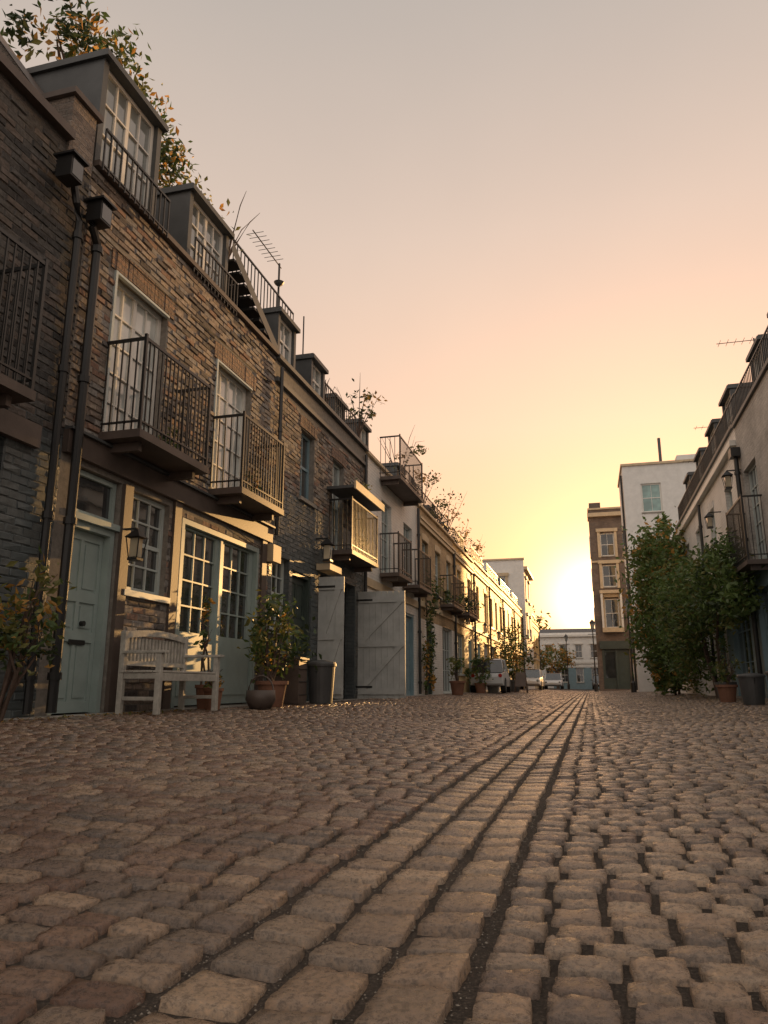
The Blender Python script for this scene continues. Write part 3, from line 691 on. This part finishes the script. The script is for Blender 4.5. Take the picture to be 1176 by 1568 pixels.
while y<66:
    L=U(.5,.8); m.bx(XL+.03,XL+.19,y+.004,y+L-.004,.05,.168+U(0,.006),SILL); y+=L
m.build('kerb',bevel=.008)
# ================================================================== STREET FURNITURE
def bench():
    e=empty('park_bench'); x0,x1,y0,y1=-4.78,-4.28,6.92,8.22; zb=gz(-4.5)+.010
    m=M([])
    for y in(y0,y1-.06):
        m.bx(x1-.06,x1,y,y+.06,zb,zb+.62,WOODL)
        m.bx(x0,x0+.06,y+.001,y+.059,zb,zb+.86,WOODL)
        m.bx(x0+.061,x1-.061,y+.01,y+.05,zb+.36,zb+.42,WOODL); m.bx(x0+.061,x1-.061,y+.015,y+.045,zb+.14,zb+.18,WOODL)
        m.bx(x0+.04,x1+.05,y-.01,y+.07,zb+.621,zb+.65,WOODL)
    m.build('legs_and_arms',e,bevel=.006)
    m=M([])
    for i in range(6): 
        xx=x0+.03+i*.078; m.bx(xx,xx+.062,y0-.01,y1+.01,zb+.425,zb+.447,WOODL)
    m.bx(x1-.045,x1-.02,y0+.061,y1-.061,zb+.34,zb+.42,WOODL)
    m.build('seat',e,bevel=.004)
    m=M([]); k=20
    m.bx(x0+.005,x0+.045,y0+.061,y1-.061,zb+.50,zb+.55,WOODL)
    for i in range(k):
        a=y0+(y1-y0)*i/k; b=y0+(y1-y0)*(i+1)/k; h=lambda y:.85+.05*math.sin(math.pi*(y-y0)/(y1-y0))
        m.poly([(x0+.055,a,zb+h(a)-.07),(x0+.055,b,zb+h(b)-.07),(x0+.055,b,zb+h(b)),(x0+.055,a,zb+h(a))],WOODL)
        m.poly([(x0,a,zb+h(a)),(x0,b,zb+h(b)),(x0+.055,b,zb+h(b)),(x0+.055,a,zb+h(a))],WOODL)
        m.poly([(x0,a,zb+h(a)-.07),(x0,b,zb+h(b)-.07),(x0,b,zb+h(b)),(x0,a,zb+h(a))],WOODL)
    n=17
    for i in range(n):
        y=y0+.1+(y1-y0-.2)*i/(n-1); m.bx(x0+.015,x0+.035,y-.017,y+.017,zb+.551,zb+.80,WOODL)
    m.build('backrest',e)
bench()
def pot(m,x,y,r,h,mat,soil=True):
    z=gz(x)+.010
    m.lathe((x,y,z),[(0,0),(r*.72,0),(r*.95,h*.85),(r*1.08,h*.86),(r*1.08,h),(r*.9,h),(r*.85,h*.9),(0,h*.9)],mat,20)
def shrub(name,x,y,r,hp,potm,crown,leafn,size,mats,w,stems=5,zbase=None):
    e=empty(name); z0=gz(x)+hp*.9 if hp else gz(x)
    if hp: m=M([]); pot(m,x,y,r,hp,potm); m.build('pot',e,smooth=False)
    m=M([]); (cx,cy,cz),(rx,ry,rz)=crown
    for i in range(stems):
        a=U(0,6.28); p0=Vector((x+U(-.04,.04),y+U(-.04,.04),z0)); p3=Vector((cx+math.cos(a)*rx*U(.2,.75),cy+math.sin(a)*ry*U(.2,.75),cz+rz*U(-.3,.8)))
        p1=p0.lerp(p3,.35)+Vector((U(-.06,.06),U(-.06,.06),.08)); p2=p0.lerp(p3,.7)+Vector((U(-.08,.08),U(-.08,.08),.03))
        r0=.012+.01*rz; m.tube([p0,p1,p2,p3],[r0,r0*.8,r0*.5,r0*.2],BARK,6)
        for _ in range(4):
            q=p1.lerp(p3,R()); m.tube([q,q+Vector((U(-.5,.5)*rx,U(-.5,.5)*ry,U(.1,.6)*rz))],[r0*.35,r0*.12],BARK,4)
    m.build('stems',e)
    m=M([]); m.leaves((cx,cy,cz),(rx,ry,rz),leafn,size,mats,w); m.build('foliage',e); return e
random.seed(21)
shrub('climbing_shrub',-4.72,5.25,0,0,None,((-4.62,5.3,1.0),(.25,.34,.42)),520,.045,[LG,LO,LG2,LD],[3,2.5,2,2],8)
m=M([]); 
for _ in range(420):
    y=U(3.4,8.2); x=-4.78+abs(random.gauss(0,.16)); z=gz(x)+.022; t=Vector((U(-1,1),U(-1,1),U(-.1,.4))).normalized(); u=t.cross(Vector((0,0,1))).normalized(); L=U(.012,.032); P_=Vector((x,y,z)); m.poly([P_-t*L,P_+u*L*.5,P_+t*L,P_-u*L*.5],LO if R()<.6 else LG2)
m.build('fallen_leaves')
shrub('potted_shrub',-4.42,10.1,.22,.36,TERRA,((-4.42,10.15,1.2),(.42,.58,.55)),760,.062,[LG,LO,LG2,LD],[4,1,2,3],7)
shrub('potted_plant',-4.5,8.5,.12,.26,TERRA,((-4.5,8.5,.55),(.14,.16,.14)),120,.03,[LG,LG2,LO],[3,2,1],4)
shrub('potted_plant',-4.75,8.75,.12,.3,TERRA,((-4.78,8.72,1.25),(.12,.2,.4)),60,.05,[LG,LO],[2,1],3)
def bin_(name,x,y,r,h,mat):
    e=empty(name); m=M([]); z=gz(x)+.012
    m.lathe((x,y,z),[(0,0),(r*.8,0),(r*.98,h*.9),(r*1.06,h*.9),(r*1.06,h*.96),(r,h),(r*.3,h*1.05),(0,h*1.05)],mat,24); m.build('body',e,smooth=False)
    m=M([])
    for s in(-1,1): m.tube([(x,y+s*r*1.0,z+h*.75),(x,y+s*(r+.05),z+h*.78),(x,y+s*(r+.05),z+h*.88),(x,y+s*r,z+h*.9)],.008,IRON,5)
    m.build('handles',e)
bin_('dustbin',-4.4,12.1,.24,.68,POTD); 
m=M([]); m.bx(-4.9,-4.45,11.2,11.55,.17,.85,BROWNT); m.bx(-4.93,-4.42,11.17,11.58,.851,.89,BROWNT)
for z in(.3,.5,.7): m.bx(-4.449,-4.44,11.2,11.55,z,z+.015,IRON)
m.build('timber_planter',bevel=.01)
m=M([]); m.lathe((-4.25,9.35,gz(-4.25)+.012),[(0,0),(.14,0),(.2,.12),(.19,.24),(.17,.24),(.16,.05),(0,.05)],BROWNT,18)
pts=[(-4.25+.18*math.cos(a),9.35,gz(-4.25)+.24+.2*math.sin(a)) for a in np.linspace(0,math.pi,12)]; m.tube(pts,.01,BROWNT,6); m.build('wicker_basket',smooth=True)
random.seed(33)
shrub('potted_shrub',-4.35,31.0,.25,.4,TERRA,((-4.4,31.0,1.1),(.5,.5,.6)),260,.09,[LG,LG2,LO],[3,2,.5],5)
shrub('potted_tree',-3.9,40.0,.4,.6,POTD,((-3.95,40.0,2.1),(1.0,1.0,1.3)),1300,.10,[LD,LG2,LO,LG],[3,2,1,2],8)
shrub('potted_shrub',-4.2,24.5,.25,.45,TERRA,((-4.3,24.5,1.0),(.3,.4,.35)),200,.07,[LG,LG2],[3,2],5)
shrub('potted_shrub',-4.3,35.2,.3,.5,RENDER,((-4.4,35.2,1.2),(.4,.4,.5)),260,.08,[LG,LG2,LD],[3,2,2],5)
bin_('dustbin',2.75,14.7,.22,.52,POTD); bin_('dustbin',3.1,14.1,.22,.55,POTD); bin_('planter_pot',-4.1,33,.28,.55,RENDER)
shrub('potted_plant',2.7,17.0,.2,.35,TERRA,((2.75,17,.75),(.25,.25,.3)),160,.05,[LG,LG2],[3,1],5)
shrub('potted_plant',2.9,18.4,.22,.4,POTD,((2.9,18.4,1.0),(.25,.25,.45)),200,.05,[LG,LD],[3,1],5)
def climber(name,T,spots,size,mats,w,trunk=None):
    e=empty(name); m=M([])
    for (c,r,n) in spots: m.leaves(c,r,n,size,mats,w)
    m.build('foliage',e)
    if trunk:
        m=M([])
        for t in trunk: m.tube(t,[.05-.035*i/(len(t)-1) for i in range(len(t))],BARK,6)
        m.build('stems',e)
climber('climbing_plant',TL,[((-4.8,23.0,1.3),(.22,.5,1.2),420),((-4.75,23.2,3.3),(.3,.5,.6),260),((-4.7,27,3.6),(.35,.9,.3),200),((-4.65,30.2,3.6),(.4,1.1,.35),260)],.075,[LG,LD,LG2,LO],[3,2,2,.6],[[(-4.9,22.9,.15),(-4.85,23.1,1.5),(-4.9,23.0,3.4)]])
climber('balcony_plants',TL,[((-4.65,7.4,3.3),(.15,.25,.12),90),((-4.62,9.6,3.35),(.16,.2,.16),90),((-4.65,15.0,3.4),(.2,.5,.2),160),((-4.6,14.9,4.6),(.25,.6,.12),120)],.035,[LG,LD,LG2,LO],[3,2,2,.6])
random.seed(44)
climber('ivy_shrub',TR,[((2.65,28.6,4.5),(1.0,2.2,1.5),4200),((2.6,28.2,2.4),(1.0,2.1,1.6),3600),((3.1,30.5,6.4),(.25,.5,.9),330),((2.6,28.6,1.0),(.55,1.4,.7),1100)],.115,[LGB,LO,LG2,LG],[4,.9,2,2.5],[[(2.9,29,.1),(2.8,29,2),(2.7,29,4.5)],[(3.1,29.8,.1),(3.2,30.2,3),(3.1,30.5,6.8)]])
climber('ivy_shrub',TR,[((2.7,21.5,2.6),(.85,2.3,1.2),5200),((2.85,23.0,1.4),(.65,1.8,1.0),1800),((2.95,18.2,2.75),(.5,1.5,.85),2600),((3.05,17.0,2.2),(.4,1.0,.6),1000)],.075,[LGB,LG2,LG,LD],[5,1.5,3,1],[[(3.1,20.6,.1),(2.9,20.9,1.2),(2.8,21.4,2.6)],[(3.1,20.9,.1),(3.0,21.4,1.4),(2.95,22,2.9)],[(3.1,20.2,.1),(3.05,19.9,1.5),(3.05,18.6,3.0)]])
def tree(name,base,limbs,spots,size,mats,w,r0=.09):
    e=empty(name); m=M([])
    for L in limbs: m.tube(L,[r0*(1-.85*i/(len(L)-1)) for i in range(len(L))],BARK,7)
    m.build('trunk_and_limbs',e)
    m=M([]); 
    for c,r,n in spots: m.leaves(c,r,n,size,mats,w)
    m.build('crown',e)
random.seed(51)
b=(-7.4,9.2,5.7); j=(-7.3,9.1,8.0)
tree('roof_tree',b,[[b,j,(-7.1,8.7,9.2),(-7,8.3,10.2)],[j,(-7.1,8.2,8.9),(-7,7.4,9.8)],[j,(-7.1,9.6,8.9),(-7,10.1,9.7)],[j,(-7,10,8.6),(-6.9,10.9,9.1)],[(-7.1,8.2,8.9),(-6.9,7.5,9.1),(-6.8,7.2,9.4)]],
 [((-7,7.3,9.9),(.6,.75,.65),600),((-7,8.5,10.1),(.7,.7,.75),750),((-7,9.5,9.9),(.6,.6,.9),800),((-6.95,10.3,9.5),(.55,.7,.95),900),((-6.9,11.1,8.9),(.45,.6,.85),700)],.075,[LG2,LO,LG,LD],[3,2.0,2,2.5],.07)
def rooftree(x,y,z,r,n,bare=False):
    L=[]; b=(x,y,z)
    for i in range(6):
        a=i*1.05+R(); L.append([b,(x+.2*r*math.cos(a),y+.2*r*math.sin(a),z+.5*r),(x+.6*r*math.cos(a),y+.6*r*math.sin(a),z+r*U(1,1.5)),(x+.9*r*math.cos(a),y+.9*r*math.sin(a),z+r*U(1.1,2))])
    tree('roof_garden_plant',b,L,[((x,y,z+r*1.15),(r*.8,r*.9,r*.6),n)] if n else [((x,y,z+r*1.2),(r,r,r*.6),14)],.07,[LD,LG2,LO],[2,2,1],.02)
rooftree(-5.4,9.9,7.3,.6,0); rooftree(-5.3,17.0,6.6,.75,170); rooftree(-5.3,21.2,6.5,.9,110); rooftree(-5.3,24.5,6.4,.8,200); rooftree(-5.3,29,6.3,1.0,260); rooftree(-5.4,33,6.3,.8,200); rooftree(-5.3,14.4,6.3,.45,120); rooftree(-5.4,37,6.3,.8,150); rooftree(-5.2,26.8,6.2,.6,200)
random.seed(61)
for (x,y,r,hh) in((-6.3,84,2.0,3.8),(-3.6,88,1.7,3.4),(14,135,5,9),(-9,108,4,7)):
    tree('street_tree',(x,y,0),[[(x,y,0),(x+.1,y,hh*.5),(x,y,hh)],[(x,y,hh*.5),(x+r*.5,y,hh*.9)],[(x,y,hh*.5),(x-r*.5,y,hh*.95)]],[((x,y,hh),(r,r,r*.85),1100)],.2*r/2,[LG2,LG,LO],[2,2,1.5],.2)
def street_lamp(x,y,H):
    e=empty('street_lamp'); m=M([]); z=gz(x)
    m.lathe((x,y,z),[(.14,0),(.14,.5),(.08,.6),(.05,1.2),(.04,H)],IRON,10); m.tube([(x-.35,y,z+H-.3),(x+.35,y,z+H-.3)],.02,IRON,6); m.build('post',e)
    m=M([]); m.lathe((x,y,z+H),[(.06,0),(.12,.08),(.18,.5)],GLM,6); m.lathe((x,y,z+H+.5),[(.24,0),(.12,.18),(.03,.26),(.0,.4)],IRON,6); m.build('lantern',e)
street_lamp(.35,57,4.4); street_lamp(-2.3,83,5.0); street_lamp(2.15,42,4.2)
def car(x,y,face,w,L,H,mat):
    e=empty('parked_car'); z=gz(x)+.02; hw=w/2
    def X(u,vv,ww): return (x+u,y+face*vv,z+ww)
    secs=[(-L/2,.35,.62,.86),(-L/2+.08,.25,.78,.95),(-L*.30,.2,.86,1),(0,.2,.86,1),(L*.25,.2,.84,1),(L/2-.25,.24,.72,.95),(L/2,.36,.58,.82)]
    def loft(rows,mat,name,closed=True):
        m=M([]); b=0
        for r in rows: 
            for p in r: m.v.append(X(*p))
        n=len(rows[0])
        for i in range(len(rows)-1):
            for j in range(n-(0 if closed else 1)):
                m.f.append((i*n+j,i*n+(j+1)%n,(i+1)*n+(j+1)%n,(i+1)*n+j)); m.m.append(m.mi(mat))
        m.f.append(tuple(range(n))); m.m.append(0); m.f.append(tuple((len(rows)-1)*n+j for j in range(n))); m.m.append(0)
        m.build(name,e,bevel=.02,smooth=False)
    loft([[(-hw*s,v,a+.05),(-hw*s*1.0,v,(a+b)/2),(-hw*s*.93,v,b),(hw*s*.93,v,b),(hw*s,v,(a+b)/2),(hw*s,v,a+.05)] for v,a,b,s in secs],mat,'body')
    loft([[(-hw*s,v,.84),(-hw*s*.86,v2,t),(hw*s*.86,v2,t),(hw*s,v,.84)] for v,v2,t,s in((-L*.44,-L*.36,H*.93,.9),(-L*.3,-L*.26,H,.93),(L*.05,L*.02,H,.93),(L*.26,L*.08,H*.96,.9))],GL,'cabin_glass')
    m=M([]); 
    m.poly([X(-hw*.8,-L*.34,H*.95+.01),X(hw*.8,-L*.34,H*.95+.01),X(hw*.8,L*.07,H*.98+.01),X(-hw*.8,L*.07,H*.98+.01)],mat)
    for s in(-1,1):
        m.tube([X(s*hw*.88,-L*.42,.86),X(s*hw*.79,-L*.33,H*.97)],.035,mat,6); m.tube([X(s*hw*.88,L*.25,.86),X(s*hw*.79,L*.08,H*.98)],.03,mat,6); m.tube([X(s*hw*.92,-.1,.86),X(s*hw*.8,-.15,H*.98)],.03,mat,6)
        m.tube([X(s*(hw+.0),L*.17,.95),X(s*(hw+.14),L*.17,.97)],.06,mat,6)
        m.tube([X(s*hw*.78,-L/2-.015,.7),X(s*hw*.78,-L/2+.08,.7)],.08,REDL,10); m.tube([X(s*hw*.72,L/2+.0,.62),X(s*hw*.72,L/2-.1,.62)],.09,GLM,10)
    m.build('roof_and_trim',e)
    m=M([])
    for v in(-L*.31,L*.31):
        for s in(-1,1): m.tube([X(s*(hw-.2),v,.3),X(s*(hw+.005),v,.3)],.31,RUBBER,18); m.tube([X(s*(hw-.1),v,.3),X(s*(hw+.012),v,.3)],.18,LEAD,12)
    m.build('wheels',e)
    m=M([]); 
    for vv in(-L/2-.01,L/2+.01): m.poly([X(-.26,vv,.48),X(.26,vv,.48),X(.26,vv,.6),X(-.26,vv,.6)],FRAMEW)
    m.build('number_plates',e)
car(-4.15,29.6+3.2,1,1.45,3.0,1.4,CARP); car(-3.5,76,-1,1.75,4.2,1.5,paint('car_paint_white',(.75,.75,.74),.25,.05,0)); car(-4.2,56,-1,1.7,4.0,1.45,CARP); car(1.0,86,-1,1.75,4.2,1.5,paint('car_paint_dark',(.04,.045,.05),.25,.05,0))
m=M([]); 
for s in(-1,1): 
    m.tube([(-3.35+s*.3,37.8,gz(-3.3)),(-3.35+s*.22,38.1,1.15)],.025,BARK,5); m.tube([(-3.35+s*.3,38.4,gz(-3.3)),(-3.35+s*.22,38.1,1.15)],.025,BARK,5)
m.poly([(-3.62,37.86,.4),(-3.08,37.86,.4),(-3.14,38.06,1.08),(-3.56,38.06,1.08)],BROWNT); m.build('a_board_sign')
# ================================================================== WORLD, SUN, CAMERA
w=bpy.data.worlds.new('World'); scene.world=w; w.use_nodes=True; nt=w.node_tree; nt.nodes.clear()
out=N(nt,'ShaderNodeOutputWorld'); sky=N(nt,'ShaderNodeTexSky',sky_type='NISHITA'); sky.sun_disc=False
sky.sun_elevation=SUN_EL; sky.sun_rotation=SUN_AZ; sky.air_density=1.2; sky.dust_density=2.0
bg=N(nt,'ShaderNodeBackground'); bg.inputs[1].default_value=.05
nt.links.new(mix(nt,1.0,sky.outputs[0],(.75,.42,.26),'MULTIPLY'),bg.inputs[0])
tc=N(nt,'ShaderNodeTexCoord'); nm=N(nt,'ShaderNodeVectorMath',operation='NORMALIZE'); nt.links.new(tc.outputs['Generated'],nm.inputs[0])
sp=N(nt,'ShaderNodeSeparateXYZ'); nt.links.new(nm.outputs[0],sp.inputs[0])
zr=ramp(nt,sp.outputs[2],[(0,(.97,.50,.21)),(.13,(.95,.56,.30)),(.33,(.88,.62,.46)),(.55,(.70,.56,.47)),(.76,(.50,.45,.41)),(.92,(.70,.65,.60))])  # top stop brightens the sky overhead, added as fill light
back_fill=N(nt,'ShaderNodeMapRange'); back_fill.interpolation_type='SMOOTHSTEP'; nt.links.new(sp.outputs[1],back_fill.inputs[0]); back_fill.inputs[1].default_value=0; back_fill.inputs[2].default_value=-.7; back_fill.inputs[3].default_value=0; back_fill.inputs[4].default_value=1  # mask for pale sky behind the camera, added as fill light
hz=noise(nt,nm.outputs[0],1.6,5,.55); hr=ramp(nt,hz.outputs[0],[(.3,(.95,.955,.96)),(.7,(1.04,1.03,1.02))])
c0=mix(nt,1.0,mix(nt,back_fill.outputs[0],zr.outputs[0],(.86,.76,.68)),hr.outputs[0],'MULTIPLY')
def glow(az,el,terms,c):
    a,e=math.radians(az),math.radians(el)
    dt=N(nt,'ShaderNodeVectorMath',operation='DOT_PRODUCT'); nt.links.new(nm.outputs[0],dt.inputs[0]); dt.inputs[1].default_value=(math.sin(a)*math.cos(e),math.cos(a)*math.cos(e),math.sin(e))
    mx=N(nt,'ShaderNodeMath',operation='MAXIMUM'); nt.links.new(dt.outputs['Value'],mx.inputs[0]); mx.inputs[1].default_value=0
    for (ex,k,cc) in terms:
        p=N(nt,'ShaderNodeMath',operation='POWER'); nt.links.new(mx.outputs[0],p.inputs[0]); p.inputs[1].default_value=ex
        q=N(nt,'ShaderNodeMath',operation='MULTIPLY'); nt.links.new(p.outputs[0],q.inputs[0]); q.inputs[1].default_value=k
        s=N(nt,'ShaderNodeVectorMath',operation='SCALE'); s.inputs[0].default_value=cc; nt.links.new(q.outputs[0],s.inputs['Scale'])
        a2=N(nt,'ShaderNodeVectorMath',operation='ADD'); nt.links.new(c,a2.inputs[0]); nt.links.new(s.outputs[0],a2.inputs[1]); c=a2.outputs[0]
    return c
c=glow(0.8,6.0,[(22,.15,(1.0,.54,.22)),(140,.5,(1.0,.58,.22)),(600,2.2,(1.0,.80,.50))],c0)
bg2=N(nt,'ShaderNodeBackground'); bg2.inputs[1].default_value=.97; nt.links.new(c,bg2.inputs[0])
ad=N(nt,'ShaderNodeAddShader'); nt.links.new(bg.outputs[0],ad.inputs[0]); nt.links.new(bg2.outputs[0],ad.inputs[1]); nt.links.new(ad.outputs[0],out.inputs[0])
l=bpy.data.lights.new('sun','SUN'); l.energy=5; l.angle=math.radians(.6); l.color=(1,.56,.20)
lo=bpy.data.objects.new('sun',l); scene.collection.objects.link(lo)
D=Vector((math.sin(SUN_AZ)*math.cos(SUN_EL),math.cos(SUN_AZ)*math.cos(SUN_EL),math.sin(SUN_EL))); lo.rotation_euler=D.to_track_quat('Z','Y').to_euler()
cam=bpy.data.cameras.new('camera'); co=bpy.data.objects.new('camera',cam); scene.collection.objects.link(co); scene.camera=co
cam.sensor_fit='VERTICAL'; cam.sensor_height=36; cam.lens=26; cam.clip_start=.05; cam.clip_end=3000
co.location=(0,0,.45); co.rotation_euler=(math.radians(90+13.2),0,math.radians(15.25))
scene.view_settings.view_transform='Standard'; scene.view_settings.look='None'; scene.view_settings.exposure=0
